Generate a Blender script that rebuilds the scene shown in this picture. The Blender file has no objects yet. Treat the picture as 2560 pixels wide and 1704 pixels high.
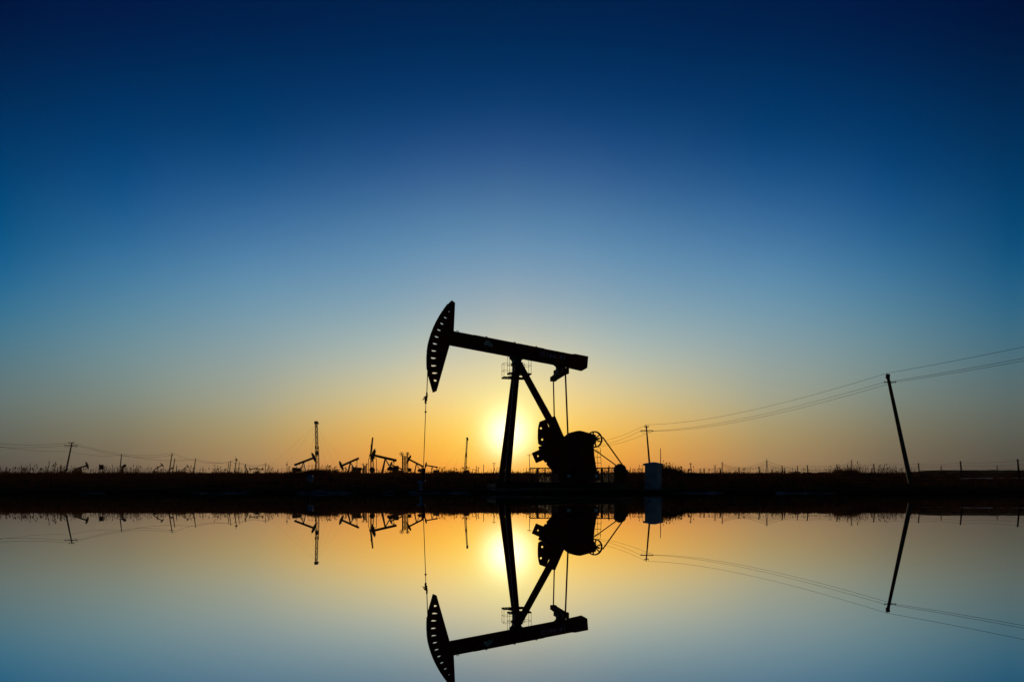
import bpy, bmesh, math, random
from mathutils import Vector, Matrix
random.seed(7)
SC = bpy.context.scene
COL = SC.collection
R = math.radians
# ------------------------------------------------------------------ camera
F = 1706.0          # focal length in photo pixels (2560 wide)
CX, HY = 1280.0, 1231.3   # principal column and eye-level row of the photo
EYE = 0.02          # the camera is held just above the still water
cam_d = bpy.data.cameras.new('camera'); cam = bpy.data.objects.new('camera', cam_d); COL.objects.link(cam)
cam_d.sensor_width = 36.0; cam_d.lens = 36.0 * F / 2560.0
cam_d.shift_y = (HY - 852.0) / 2560.0
cam_d.clip_start = 0.004; cam_d.clip_end = 20000
cam.location = (0, 0, EYE); cam.rotation_euler = (R(90), 0, 0)
SC.camera = cam
SC.view_settings.view_transform = 'Standard'; SC.view_settings.look = 'None'
SC.view_settings.exposure = 0; SC.view_settings.gamma = 1
# ------------------------------------------------------------------ sky
SUNX, SUNY = 1270.0, 1083.0
SUN_AZ = math.atan((SUNX - CX) / F)
SUN_EL = math.atan((HY - SUNY) / F)
def lin(c):
    c = c / 255.0
    return c / 12.92 if c <= 0.04045 else ((c + 0.055) / 1.055) ** 2.4
ROWS = [0, 120, 240, 360, 480, 600, 700, 800, 900, 1000, 1080, 1150, 1183]
TAB = {
 0:    [(0,34,71),(0,44,88),(3,58,104),(32,78,130),(66,108,150),(98,142,177),(130,160,183),(170,182,182),(218,208,172),(253,226,145),(255,212,80),(255,184,60),(251,158,54)],
 160:  [(0,33,71),(0,44,88),(3,57,104),(28,76,128),(62,105,150),(94,140,176),(124,157,182),(160,178,182),(204,202,176),(245,214,138),(255,198,78),(252,174,60),(244,150,56)],
 310:  [(0,32,71),(0,43,87),(2,56,103),(22,73,125),(54,100,147),(86,134,172),(113,152,180),(144,171,180),(183,191,177),(221,199,134),(238,182,80),(233,157,67),(216,138,64)],
 640:  [(0,28,68),(0,40,82),(0,53,99),(2,66,116),(34,90,141),(70,120,164),(94,142,174),(121,156,172),(147,163,161),(166,165,139),(173,151,99),(168,133,90),(150,118,82)],
 960:  [(0,24,64),(0,36,78),(0,49,94),(0,62,112),(12,78,132),(42,104,151),(68,124,161),(93,138,158),(117,144,148),(128,137,124),(129,120,94),(120,104,83),(106,91,76)],
 1265: [(0,20,58),(0,32,70),(0,44,86),(0,56,102),(0,69,118),(6,86,135),(32,102,146),(60,118,147),(86,122,133),(104,117,112),(99,102,90),(90,84,74),(80,72,65)],
}
W = bpy.data.worlds.new('World'); SC.world = W; W.use_nodes = True
nt = W.node_tree; nt.nodes.clear()
def N(t, **k):
    n = nt.nodes.new(t)
    for a, b in k.items(): setattr(n, a, b)
    return n
def M(op, a, b=None, c=None, clamp=False):
    n = N('ShaderNodeMath', operation=op); n.use_clamp = clamp
    for i, v in enumerate((a, b, c)):
        if v is None: continue
        if isinstance(v, (int, float)): n.inputs[i].default_value = v
        else: nt.links.new(v, n.inputs[i])
    return n.outputs[0]
tc = N('ShaderNodeTexCoord'); sx = N('ShaderNodeSeparateXYZ'); nt.links.new(tc.outputs['Generated'], sx.inputs[0])
X, Y, Z = sx.outputs
el = M('ARCSINE', M('MINIMUM', M('MAXIMUM', Z, -1.0), 1.0))
saz = M('SUBTRACT', M('ARCTAN2', X, Y), SUN_AZ)
az = M('ABSOLUTE', saz)
EMAX = R(40)
tfac = M('DIVIDE', M('MAXIMUM', el, 0.0), EMAX, clamp=True)
def ramp(stops):
    n = N('ShaderNodeValToRGB'); cr = n.color_ramp; cr.interpolation = 'B_SPLINE'
    stops = sorted(stops)
    cr.elements[0].position = stops[0][0]; cr.elements[0].color = stops[0][1]
    cr.elements[1].position = stops[-1][0]; cr.elements[1].color = stops[-1][1]
    for p, c in stops[1:-1]:
        e = cr.elements.new(p); e.color = c
    nt.links.new(tfac, n.inputs[0]); return n.outputs[0]
prev = None; prev_az = None
def mixc(fac, a, b, mode='MIX'):
    n = N('ShaderNodeMix', data_type='RGBA', blend_type=mode)
    n.clamp_result = False
    if isinstance(fac, (int, float)): n.inputs[0].default_value = fac
    else: nt.links.new(fac, n.inputs[0])
    nt.links.new(a, n.inputs[6])
    if isinstance(b, tuple): n.inputs[7].default_value = b
    else: nt.links.new(b, n.inputs[7])
    return n.outputs[2]
for dx in sorted(TAB):
    px = SUNX - dx
    a = abs(math.atan((px - CX) / F) - SUN_AZ)
    st = []
    for py, c in zip(ROWS, TAB[dx]):
        if py <= 480: w_ = 1 - max(0, py - 240)/240; c = (c[0], c[1] - 2*w_, c[2] + 2)
        e = math.atan((HY - py) / math.hypot(F, px - CX))
        st.append((e / EMAX, (lin(c[0]), lin(c[1]), lin(c[2]), 1)))
    o = ramp(st)
    if prev is None: prev, prev_az = o, a
    else:
        n = N('ShaderNodeMapRange', interpolation_type='LINEAR'); nt.links.new(az, n.inputs[0])
        n.inputs[1].default_value = prev_az; n.inputs[2].default_value = a
        prev = mixc(n.outputs[0], prev, o); prev_az = a
# the half of the sky away from the sun: deep blue dusk
back = ramp([(0.0, (.002,.006,.009,1)), (.3, (.0006,.007,.013,1)), (1.0, (0,.005,.018,1))])
n = N('ShaderNodeMapRange', interpolation_type='SMOOTHSTEP'); nt.links.new(az, n.inputs[0])
n.inputs[1].default_value = R(38); n.inputs[2].default_value = R(78)
sky = mixc(n.outputs[0], prev, back)
# aureole of the low sun
sd = Vector((math.sin(SUN_AZ) * math.cos(SUN_EL), math.cos(SUN_AZ) * math.cos(SUN_EL), math.sin(SUN_EL)))
vd = N('ShaderNodeVectorMath', operation='DISTANCE'); nt.links.new(tc.outputs['Generated'], vd.inputs[0]); vd.inputs[1].default_value = sd
def glow(sig, col, base):
    g = M('EXPONENT', M('MULTIPLY', M('POWER', M('DIVIDE', vd.outputs['Value'], sig), 2.0), -1.0))
    return mixc(g, base, col, 'ADD')
sky = glow(52 / F, (.9, .9, .85, 1), sky)
sky = glow(112 / F, (.12, .20, .06, 1), sky)
bg = N('ShaderNodeBackground'); nt.links.new(sky, bg.inputs[0]); nr = N('ShaderNodeMapRange', interpolation_type='SMOOTHSTEP'); nt.links.new(saz, nr.inputs[0])
nr.inputs[1].default_value = R(22); nr.inputs[2].default_value = R(42); nr.inputs[3].default_value = 1.0; nr.inputs[4].default_value = .76
nt.links.new(nr.outputs[0], bg.inputs[1])
wo = N('ShaderNodeOutputWorld'); nt.links.new(bg.outputs[0], wo.inputs[0])
# ------------------------------------------------------------------ sun
sl = bpy.data.lights.new('sun', 'SUN'); sl.energy = 2.5; sl.angle = R(.5); sl.color = (1, .72, .42)
so = bpy.data.objects.new('sun', sl); COL.objects.link(so); so.location = (0, 0, 60)
so.rotation_euler = (-sd).to_track_quat('-Z', 'Y').to_euler()
# ------------------------------------------------------------------ materials
def mat(name, col, rough=.7, spec=.15, metal=0, var=.3, scale=3.0, bump=0.0, trans=None):
    m = bpy.data.materials.new(name); m.use_nodes = True; t = m.node_tree
    b = t.nodes['Principled BSDF']; b.inputs['Roughness'].default_value = rough
    b.inputs['Specular IOR Level'].default_value = spec; b.inputs['Metallic'].default_value = metal
    tcn = t.nodes.new('ShaderNodeTexCoord'); nz = t.nodes.new('ShaderNodeTexNoise')
    nz.inputs['Scale'].default_value = scale; nz.inputs['Detail'].default_value = 6
    t.links.new(tcn.outputs['Object'], nz.inputs['Vector'])
    cr = t.nodes.new('ShaderNodeValToRGB'); e = cr.color_ramp.elements
    e[0].position = .3; e[1].position = .7
    e[0].color = tuple(c * (1 - var) for c in col) + (1,); e[1].color = tuple(min(1, c * (1 + var)) for c in col) + (1,)
    t.links.new(nz.outputs[0], cr.inputs[0]); t.links.new(cr.outputs[0], b.inputs['Base Color'])
    if bump:
        bp = t.nodes.new('ShaderNodeBump'); bp.inputs['Distance'].default_value = bump
        t.links.new(nz.outputs[0], bp.inputs['Height']); t.links.new(bp.outputs[0], b.inputs['Normal'])
    if trans:
        tr = t.nodes.new('ShaderNodeBsdfTranslucent'); tr.inputs[0].default_value = trans + (1,)
        mx = t.nodes.new('ShaderNodeMixShader'); mx.inputs[0].default_value = .5
        out = t.nodes['Material Output']
        t.links.new(b.outputs[0], mx.inputs[1]); t.links.new(tr.outputs[0], mx.inputs[2]); t.links.new(mx.outputs[0], out.inputs[0])
    return m
RED = mat('dark_red_paint', (.085, .014, .010), .65, .12)
STEEL = mat('dark_steel', (.04, .036, .032), .6, .15)
BLACK = mat('black_rubber', (.012, .011, .011), .8, .1)
ORANGE = mat('orange_paint', (.45, .14, .02), .6, .15)
CONC = mat('concrete', (.22, .21, .2), .9, .05, scale=2)
POLE = mat('pole_concrete', (.10, .098, .095), .85, .08)
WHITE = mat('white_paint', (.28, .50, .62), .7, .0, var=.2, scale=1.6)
RUST = mat('rust', (.10, .035, .015), .9, .0)
BLUE = mat('blue_paint', (.05, .28, .6), .6, .1)
PALEBLUE = mat('pale_marking', (.25, .5, .55), .7, .0)
MARKW = mat('marking_blue_white', (.32, .42, .62), .7, 0)
WIRE = mat('cable', (.03, .03, .03), .7, .1)
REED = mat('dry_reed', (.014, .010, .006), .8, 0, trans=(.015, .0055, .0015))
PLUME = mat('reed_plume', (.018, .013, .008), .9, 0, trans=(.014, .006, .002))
LATT = mat('lattice_steel', (.07, .06, .055), .6, .15)
FARB = mat('hazed_building_wall', (.05, .055, .065), .9, 0)  # bluish haze of distance mixed into the wall colour
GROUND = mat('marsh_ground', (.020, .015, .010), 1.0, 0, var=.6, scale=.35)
WOOD = mat('post_wood', (.05, .04, .03), .9, 0)
wm = bpy.data.materials.new('still_water'); wm.use_nodes = True
b_ = wm.node_tree.nodes['Principled BSDF']; b_.inputs['Base Color'].default_value = (.96, .965, .965, 1)
b_.inputs['Metallic'].default_value = 1; b_.inputs['Roughness'].default_value = 0
# reflectance falls off as the surface is looked at more steeply
wt = wm.node_tree; lw = wt.nodes.new('ShaderNodeLayerWeight'); lw.inputs['Blend'].default_value = .5
wr = wt.nodes.new('ShaderNodeValToRGB'); ce = wr.color_ramp.elements
ce[0].position = 0; ce[0].color = (.05, .06, .07, 1); ce[1].position = 1; ce[1].color = (.98, .98, .98, 1)
for p_, v_ in ((.60, .30), (.745, .52), (.833, .78), (.90, .94), (.945, .98)):
    e_ = ce.new(p_); e_.color = (v_, v_, v_, 1)
wt.links.new(lw.outputs['Facing'], wr.inputs[0]); wt.links.new(wr.outputs[0], b_.inputs['Base Color']); b_.inputs['Specular IOR Level'].default_value = 0
# ------------------------------------------------------------------ helpers
class MB:
    def __init__(s): s.v = []; s.f = []
    def add(s, vs, fs):
        o = len(s.v); s.v += [tuple(v) for v in vs]; s.f += [tuple(i + o for i in f) for f in fs]; return s
    def box(s, c, d, rot=None):
        x, y, z = (q / 2 for q in d); vs = [Vector((a * x, b * y, e * z)) for a in (-1, 1) for b in (-1, 1) for e in (-1, 1)]
        if rot is not None: vs = [rot @ v for v in vs]
        c = Vector(c)
        return s.add([v + c for v in vs], [(0,1,3,2),(4,6,7,5),(0,4,5,1),(2,3,7,6),(0,2,6,4),(1,5,7,3)])
    def bar(s, a, b, w, d=None):      # rectangular bar from a to b; w in the plane of travel, d across (local y)
        a, b = Vector(a), Vector(b); d = w if d is None else d; u = (b - a).normalized()
        yv = Vector((0, 1, 0)) if abs(u.y) < .9 else Vector((1, 0, 0))
        n = u.cross(yv).normalized(); t = n.cross(u).normalized()
        vs = [p + n * (w / 2 * i) + t * (d / 2 * j) for p in (a, b) for i, j in ((-1,-1),(1,-1),(1,1),(-1,1))]
        return s.add(vs, [(3,2,1,0),(4,5,6,7),(0,1,5,4),(1,2,6,5),(2,3,7,6),(3,0,4,7)])
    def tube(s, pts, r, n=6, caps=True):
        pts = [Vector(p) for p in pts]; rs = r if isinstance(r, (list, tuple)) else [r] * len(pts); rings = []; vs = []
        for i, p in enumerate(pts):
            u = (pts[min(i + 1, len(pts) - 1)] - pts[max(i - 1, 0)]).normalized()
            k = Vector((0, 0, 1)) if abs(u.z) < .9 else Vector((1, 0, 0))
            a = u.cross(k).normalized(); b = u.cross(a)
            vs += [p + (a * math.cos(2*math.pi*j/n) + b * math.sin(2*math.pi*j/n)) * rs[i] for j in range(n)]
        fs = [(i*n + j, i*n + (j+1) % n, (i+1)*n + (j+1) % n, (i+1)*n + j) for i in range(len(pts)-1) for j in range(n)]
        if caps: fs += [tuple(range(n)), tuple(range((len(pts)-1)*n + n - 1, (len(pts)-1)*n - 1, -1))]
        return s.add(vs, fs)
    def prism(s, xz, y0, y1):         # outline in x,z extruded along y
        n = len(xz); vs = [(x, y0, z) for x, z in xz] + [(x, y1, z) for x, z in xz]
        return s.add(vs, [tuple(range(n)), tuple(range(2*n-1, n-1, -1))] + [(i, i+n, (i+1) % n + n, (i+1) % n) for i in range(n)])
    def ring(s, c, r0, r1, w, n=36, axis='y'):   # flat ring (rim) in the xz plane, w thick along y
        vs = []
        for j in range(n):
            a = 2*math.pi*j/n; ca, sa = math.cos(a), math.sin(a)
            for rr, yy in ((r0,-w/2),(r1,-w/2),(r1,w/2),(r0,w/2)):
                p = (rr*ca, yy, rr*sa) if axis == 'y' else (rr*ca, rr*sa, yy)
                vs.append(Vector(p) + Vector(c))
        fs = []
        for j in range(n):
            k = (j+1) % n
            for q in range(4): fs.append((j*4+q, j*4+(q+1) % 4, k*4+(q+1) % 4, k*4+q))
        return s.add(vs, fs)
    def cyl(s, c, r, w, n=24, axis='y'):
        c = Vector(c); d = {'x': Vector((w/2,0,0)), 'y': Vector((0,w/2,0)), 'z': Vector((0,0,w/2))}[axis]
        return s.tube([c - d, c + d], r, n)
    def build(s, name, m, parent=None, loc=None, bevel=0):
        me = bpy.data.meshes.new(name); me.from_pydata(s.v, [], s.f); me.validate()
        bm = bmesh.new(); bm.from_mesh(me); bmesh.ops.recalc_face_normals(bm, faces=bm.faces); bm.to_mesh(me); bm.free()
        me.materials.append(m); o = bpy.data.objects.new(name, me); COL.objects.link(o)
        if parent: o.parent = parent
        if loc is not None: o.location = loc
        if bevel:
            bv = o.modifiers.new('bevel', 'BEVEL'); bv.width = bevel; bv.segments = 2; bv.limit_method = 'ANGLE'
        return o
def tag(o, label, cat, group=None):
    o['label'] = label; o['category'] = cat
    if group: o['group'] = group
    return o
def struct(o, kind='structure', label=None):
    o['kind'] = kind
    if label: o['label'] = label
    return o
def thing(name, label, cat, loc, rotz=0, group=None):
    o = bpy.data.objects.new(name, None); COL.objects.link(o); o.empty_display_size = .3
    o.location = loc; o.rotation_euler = (0, 0, rotz); return tag(o, label, cat, group)
def smooth(t): t = max(0, min(1, t)); return t*t*(3 - 2*t)
def at(px, py, D): return Vector(((px - CX)/F*D, D, EYE + (HY - py)/F*D))
def nz(x, y):
    return math.sin(x*.31 + 1.3*math.sin(y*.23)) * .5 + math.sin(x*.117 + y*.19 + 2) * .3 + math.sin(x*.73 - y*.41) * .2
def interp(t, tab):
    for (a, va), (b, vb) in zip(tab, tab[1:]):
        if t <= b: return va + (vb - va) * max(0, (t - a)) / (b - a)
    return tab[-1][1]
SL = [(0, -.02), (34, -.012), (37, -.001), (38, .004), (39.5, .0062), (46, .0075), (56, .0165), (68, .0215), (85, .0250), (110, .0272), (180, .0280), (400, .0284), (1200, .0284)]
def G(x, y):
    s = interp(y, SL); px = CX + F*x/max(y, 1)
    s += .0046 * smooth((px - 2230)/110) * smooth((y - 230)/200)         # the far shore is a little higher on the right
    s -= .0040 * smooth((px - 2200)/120) * (1 - smooth((y - 90)/120)) * smooth((y - 48)/12)
    if y > 52:
        s += .0065 * smooth(1.1 - abs(px - 790)/62) * smooth(1 - abs(y - 95)/40)
        s += .0095 * smooth(1.2 - abs(px - 1664)/50) * smooth(1 - abs(y - 95)/40)
        s += .0050 * smooth(1.1 - abs(px - 2118)/44) * smooth(1 - abs(y - 100)/40)
        s += .0020 * smooth(1.1 - abs(px - 1135)/60) * smooth(1 - abs(y - 105)/40)
    z = s*y
    if y > 36: z += nz(x, y) * (.02 if y < 46 else .05 + min(.22, max(0, y - 62)*.0022))
    if y > 1200: z = s*1200
    return z
def on(px, D):                        # a point of the ground seen in column px at distance D
    x = (px - CX)/F*D; return Vector((x, D, G(x, D)))
# ------------------------------------------------------------------ ground and water
ys = [30, 34, 36, 37, 37.7, 38.4, 39.2, 40] + [41 + i*1.2 for i in range(50)] + [102 + i*5 for i in range(40)] + [310*1.09**i for i in range(16)] + [1200, 1400]
us = [-1.6 + i*.00625 for i in range(513)]
mb = MB(); nx = len(us)
for y in ys:
    for u in us:
        x = u*max(y, 40); mb.v.append((x, y, G(x, y)))
for j in range(len(ys)-1):
    for i in range(nx-1):
        a = j*nx + i; mb.f.append((a, a+1, a+nx+1, a+nx))
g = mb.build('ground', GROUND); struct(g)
for p in g.data.polygons: p.use_smooth = True
mb = MB(); mb.add([(-2200,-150,0),(2200,-150,0),(2200,60,0),(-2200,60,0)], [(0,1,2,3)])
struct(mb.build('water', wm))
# low mud scarp at the waterline, coloured pale to imitate sky sheen
MUD = mat('mud_sky_sheen', (.15, .16, .17), .95, 0, var=.5, scale=1.7)
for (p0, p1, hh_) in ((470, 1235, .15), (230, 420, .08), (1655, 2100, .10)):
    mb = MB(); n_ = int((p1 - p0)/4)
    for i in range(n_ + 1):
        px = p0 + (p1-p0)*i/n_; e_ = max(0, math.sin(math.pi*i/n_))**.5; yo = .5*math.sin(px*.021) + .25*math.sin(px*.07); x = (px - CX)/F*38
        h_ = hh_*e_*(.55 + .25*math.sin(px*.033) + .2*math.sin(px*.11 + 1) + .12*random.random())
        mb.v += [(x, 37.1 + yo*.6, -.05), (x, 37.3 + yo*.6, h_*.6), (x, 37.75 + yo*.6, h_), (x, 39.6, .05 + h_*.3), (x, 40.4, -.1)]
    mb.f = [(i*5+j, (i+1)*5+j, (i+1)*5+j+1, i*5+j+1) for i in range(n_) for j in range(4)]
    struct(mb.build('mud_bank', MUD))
# pale patches on the right slope, painted as reflections off distant water
GLINT = mat('painted_glint', (.5, .5, .48), .9, 0, var=.3, scale=1.2)
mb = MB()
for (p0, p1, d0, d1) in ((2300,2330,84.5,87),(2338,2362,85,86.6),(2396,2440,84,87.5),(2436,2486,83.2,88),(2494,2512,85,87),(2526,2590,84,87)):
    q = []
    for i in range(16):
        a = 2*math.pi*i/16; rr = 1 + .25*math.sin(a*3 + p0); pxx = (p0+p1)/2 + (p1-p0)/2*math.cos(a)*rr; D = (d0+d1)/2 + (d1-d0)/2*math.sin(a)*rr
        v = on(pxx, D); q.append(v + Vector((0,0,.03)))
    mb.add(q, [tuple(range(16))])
struct(mb.build('painted_glint', GLINT))
# ------------------------------------------------------------------ the big pumpjack
TH = R(15); OD = 40.0
c_, s_ = math.cos(TH), math.sin(TH)
OX = (1350 - CX)/F*OD; OZ = .26
PJ = thing('pumpjack', 'large dark red pumpjack with slotted horse head standing in front of the sun', 'pumpjack', (OX, OD, OZ), TH)
def L(px, py, s=0.0):                 # point of the machine seen at px,py and lying s metres nearer than its mid plane
    dx, dz = (px - CX)/F, (HY - py)/F
    t = (-s - s_*OX + c_*OD)/(c_ - s_*dx)
    X_, Y_, Z_ = t*dx - OX, t - OD, EYE + t*dz - OZ
    return Vector((c_*X_ + s_*Y_, -s, Z_))
MPP = OD/F
def pprism(pts, s, th, name, m, parent=PJ, bevel=.012):
    q = [L(x, y, s) for x, y in pts]
    return MB().prism([(v.x, v.z) for v in q], -s - th/2, -s + th/2).build(name, m, parent, bevel=bevel)
def holed(outline, holes, s, th, name, m, parent):
    cu = bpy.data.curves.new(name, 'CURVE'); cu.dimensions = '2D'; cu.fill_mode = 'BOTH'; cu.extrude = th/2
    for loop in [outline] + holes:
        sp = cu.splines.new('POLY'); sp.points.add(len(loop)-1); sp.use_cyclic_u = True
        for p, (x, z) in zip(sp.points, loop): p.co = (x, z, 0, 1)
    tmp = bpy.data.objects.new('tmp', cu); COL.objects.link(tmp)
    dg = bpy.context.evaluated_depsgraph_get(); me = bpy.data.meshes.new_from_object(tmp.evaluated_get(dg))
    bpy.data.objects.remove(tmp); me.name = name
    me.transform(Matrix.Translation((0, -s, 0)) @ Matrix.Rotation(R(90), 4, 'X'))
    me.materials.clear(); me.materials.append(m)
    o = bpy.data.objects.new(name, me); COL.objects.link(o); o.parent = parent; return o
# horse head
def r1(x, y): return (1040 + x/5.122, 730 + y/5.122)
HD = [(465,98),(505,132),(488,505),(435,675),(268,1262),(222,1278),(186,1150),(160,1060),(148,980),(145,900),(145,830),(150,740),(162,660),(180,590),(204,515),(236,435),(272,360),(312,290),(356,225),(400,165),(428,128)]
head_out = [(lambda v: (v.x, v.z))(L(*r1(x, y), .17)) for x, y in HD]
holes = []
SLOT = [(434,243,13,9,15),(388,320,26,11,27),(343,397,27,12,24),(306,479,28,12,20),(276,565,30,12,15),(254,654,32,12,9),(240,745,34,12,4),(234,838,34,13,2),(237,935,36,13,-2),(250,1029,36,13,-3),(256,1125,21,17,0)]
for x, y, a, b, ang in SLOT:
    lp = []
    for k in range(14):
        t = 2*math.pi*k/14; ex = a*math.cos(t); ey = .78*b*math.sin(t) * (1.12 - .35*math.cos(t)); an = R(ang)
        v = L(*r1(x - 3 + ex*math.cos(an) - ey*math.sin(an), y + ex*math.sin(an) + ey*math.cos(an)), .17)
        lp.append((v.x, v.z))
    holes.append(lp)
head = holed(head_out, holes, 0, .17, 'horse_head', RED, PJ)
# curved wireline track along the head's nose
q = [L(*r1(x - 2, y), 0) for x, y in HD[8:20]]
mb = MB()
for a, b in zip(q, q[1:]): mb.bar(a, b, .05, .42)
mb.build('rope_track', RED, head)
# walking beam (I-section: web, flanges, stiffeners)
def bp(t, e):      # t along the beam 0..1, e -1 lower / +1 upper edge, in px
    x0, y0 = (1130, 828.2) if e > 0 else (1121, 861.2)
    x1, y1 = (1436, 887.5) if e > 0 else (1430, 919.4)
    return (x0 + (x1-x0)*t, y0 + (y1-y0)*t)
mb = MB()
A, B, C_, D_ = L(*bp(0,1)), L(*bp(1,1)), L(*bp(1,-1)), L(*bp(0,-1))
mb.prism([(v.x, v.z) for v in (A, B, C_, D_)], -.05, .05)
u = (B - A).normalized(); n_ = Vector((-u.z, 0, u.x))
mb.bar(A - n_*.03, B - n_*.03, .06, .34); mb.bar(D_ + n_*.03, C_ + n_*.03, .06, .34)
for k in range(1, 12):
    t = k/12; a = A.lerp(B, t); b = D_.lerp(C_, t); mb.bar(a, b, .025, .30)
beam = mb.build('walking_beam', RED, PJ, bevel=.006)
# wider cover plates seen as faint steps on the top flange
mb = MB()
for t0, t1 in ((.17,.5),(.52,.74)):
    MB().bar(A.lerp(B, t0) + n_*.012, A.lerp(B, t1) + n_*.012, .024, .26).build('cover_plate', RED, beam)
pprism([(1424,918.6),(1428,886),(1436,885.8),(1467.8,892),(1465.4,920.6),(1456,926)], 0, .42, 'beam_tail_box', RED, PJ)
for x, y in ((531,508),(900,583),(1263,653),(1540,708)):
    MB().ring(L(*r1(x, y)), .052, .082, .03, 14).build('lifting_eye', STEEL, beam)
for x, y in ((1815,766),(1894,780)):
    MB().cyl(L(*r1(x, y)), .022, .10, 8, 'z').build('bolt', STEEL, beam)
# markings on the web
em = MB(); v = L(1219.2, 866, 0); ring = []
for k in range(17):
    a = math.pi*k/16; rr = (.245 + .016*abs(math.sin(a*4.0)))
    ring.append((v.x + rr*math.cos(a)*1.02 + .05*0, v.z + rr*math.sin(a)*1.2 - .19*(rr*math.cos(a))))
ring += [(v.x - .2, v.z + .0)]
ob = MB().prism(ring[:17], -.19, -.172).build('emblem', PALEBLUE, beam)
tcu = bpy.data.curves.new('marking', 'FONT'); tcu.body = 'G166-41'; tcu.size = .38; tcu.extrude = .004; tcu.space_character = 1.18; tcu.offset = .006
tmp = bpy.data.objects.new('tmp', tcu); COL.objects.link(tmp)
me = bpy.data.meshes.new_from_object(tmp.evaluated_get(bpy.context.evaluated_depsgraph_get())); bpy.data.objects.remove(tmp)
me.materials.clear(); me.materials.append(MARKW); me.name = 'unit_number'
tx = bpy.data.objects.new('unit_number', me); COL.objects.link(tx); tx.parent = beam
p = L(1351, 888.5, .18); tx.location = (p.x, -.18, p.z); tx.rotation_euler = (R(90), math.atan2(u.z, u.x)*-1, 0)
# web cover plates carrying the markings
for t0, t1 in ((.25,.36),(.70,.94)):
    a0, a1 = A.lerp(B, t0), A.lerp(B, t1); b0, b1 = D_.lerp(C_, t0), D_.lerp(C_, t1)
    MB().prism([(q.x, q.z) for q in (a0 - n_*.065, a1 - n_*.065, b1 + n_*.065, b0 + n_*.065)], -.171, -.151).build('marking_plate', RED, beam)
# centre bearing on the post top
mb = MB(); q = [L(*r1(x, y), .15) for x, y in ((1215,818),(1375,850),(1360,868),(1340,862),(1335,905),(1355,905),(1352,935),(1240,925),(1235,905),(1252,903),(1250,865),(1225,838))]
mb.prism([(v.x, v.z) for v in q], -.4, .3); mb.build('centre_bearing', STEEL, PJ, bevel=.01)
# samson post: four legs and their cross ties
legs = []
def leg(a, b, w, d): 
    o = MB().bar(a, b, w, d).build('leg', RED, PJ, bevel=.012); legs.append((a, b)); return o
apF, apN = L(1290.5, 905, -.25), L(1294.5, 905, .3)
lF, lN = L(1251.5, 1206, -1.2), L(1267.5, 1208, 1.0)
leg(apF, lF, .30, .24); leg(apN, lN, .29, .24)
rF, rN = L(1455, 1203, -1.2), L(1463, 1205, 1.0)
sF, sN = L(1298, 913, -.25), L(1300, 911, .3)
leg(sF, rF, .27, .24); leg(sN, rN, .27, .24)
mb = MB()
for t in (.10, .32, .55, .78):
    MB().bar(lF.lerp(apF, t), lN.lerp(apN, t), .10, .06).build('cross_tie', RED, PJ)
    MB().bar(rF.lerp(sF, t), rN.lerp(sN, t), .10, .06).build('cross_tie', RED, PJ)
# climbing rungs on the near front leg
mb = MB()
for k in range(22):
    p = lN.lerp(apN, .05 + k*.04); MB().bar(p + Vector((-.1,-.16,0)), p + Vector((.1,-.16,0)), .02).build('rung', STEEL, PJ)
pprism([r1(*p) for p in ((1240,925),(1352,925),(1372,1000),(1330,1050),(1245,1040),(1250,980))], .02, .5, 'post_head', RED, PJ)
# service platforms beside the bearing
def platform(name_s, floor_y, x0, x1, top_y, s0, s1, posts, lean=0):
    f0 = [L(x0, floor_y, s0), L(x1, floor_y, s0)]
    mb = MB(); z = f0[0].z; xa, xb = f0[0].x, f0[1].x
    mb.box(((xa+xb)/2, -s0, z), (xb-xa, .05, .07)); mb.box(((xa+xb)/2, -s1, z), (xb-xa, .05, .07))
    mb.box((xa, -(s0+s1)/2, z), (.05, abs(s1-s0), .07)); mb.box((xb, -(s0+s1)/2, z), (.05, abs(s1-s0), .07))
    for k in range(1, 7): mb.box((xa + (xb-xa)*k/7, -(s0+s1)/2, z), (.04, abs(s1-s0), .03))
    pf = mb.build('service_platform', STEEL, PJ)
    zt = L(x0, top_y, s0).z; mb = MB()
    for h in (zt, z + (zt-z)*.5):
        for s in (s0, s1): mb.bar((xa, -s, h), (xb, -s, h), .013)
        for x in (xa, xb): mb.bar((x, -s0, h), (x, -s1, h), .013)
    for k in range(posts):
        x = xa + (xb-xa)*k/(posts-1)
        for s in (s0, s1): mb.bar((x, -s, z), (x + lean, -s, zt), .017)
    mb.build('guard_rail', STEEL, pf)
platform('near', 931.5, 1274, 1328, 889, .95, .45, 3)
platform('far', 942, 1260, 1312, 906.5, -.55, -1.05, 3)
MB().bar(L(1276,945,-.6), L(1312,947,.6), .10, .1).build('platform_bracket', STEEL, PJ); MB().bar(L(1264,943,-.8), L(1318,934,.7), .07, .07).build('platform_bracket', STEEL, PJ)
# equalizer: tail bearing, cross beam, two pitman arms
pprism([(1384,910),(1416,917),(1406,918),(1403,922),(1402,932),(1392,932),(1390.5,916),(1386,912.5)], 0, .26, 'tail_bearing', STEEL, PJ)
e1, e2 = L(1383.5, 946, -1.05), L(1413.5, 927, 1.15)
mb = MB(); 
q1 = [(-.15, -.16), (.15, -.16), (.15, .17), (.02, .3), (-.1, .17)]
mb.bar(e1, e2, .34, .22); mb.bar(e1 + Vector((0,.15,-.02)), e1 + Vector((0,-.15,-.02)), .28, .34); mb.bar(e2 + Vector((0,.15,0)), e2 + Vector((0,-.15,0)), .34, .36)
m_ = (e1+e2)/2; mb.box(m_ + Vector((0,0,.16)), (.40, 1.0, .34)); mb.bar(e1*.7 + e2*.3 + Vector((0,0,.1)), e1*.15 + e2*.85 + Vector((0,0,.1)), .42, .24)
mb.build('equalizer', RED, PJ, bevel=.02)
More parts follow.
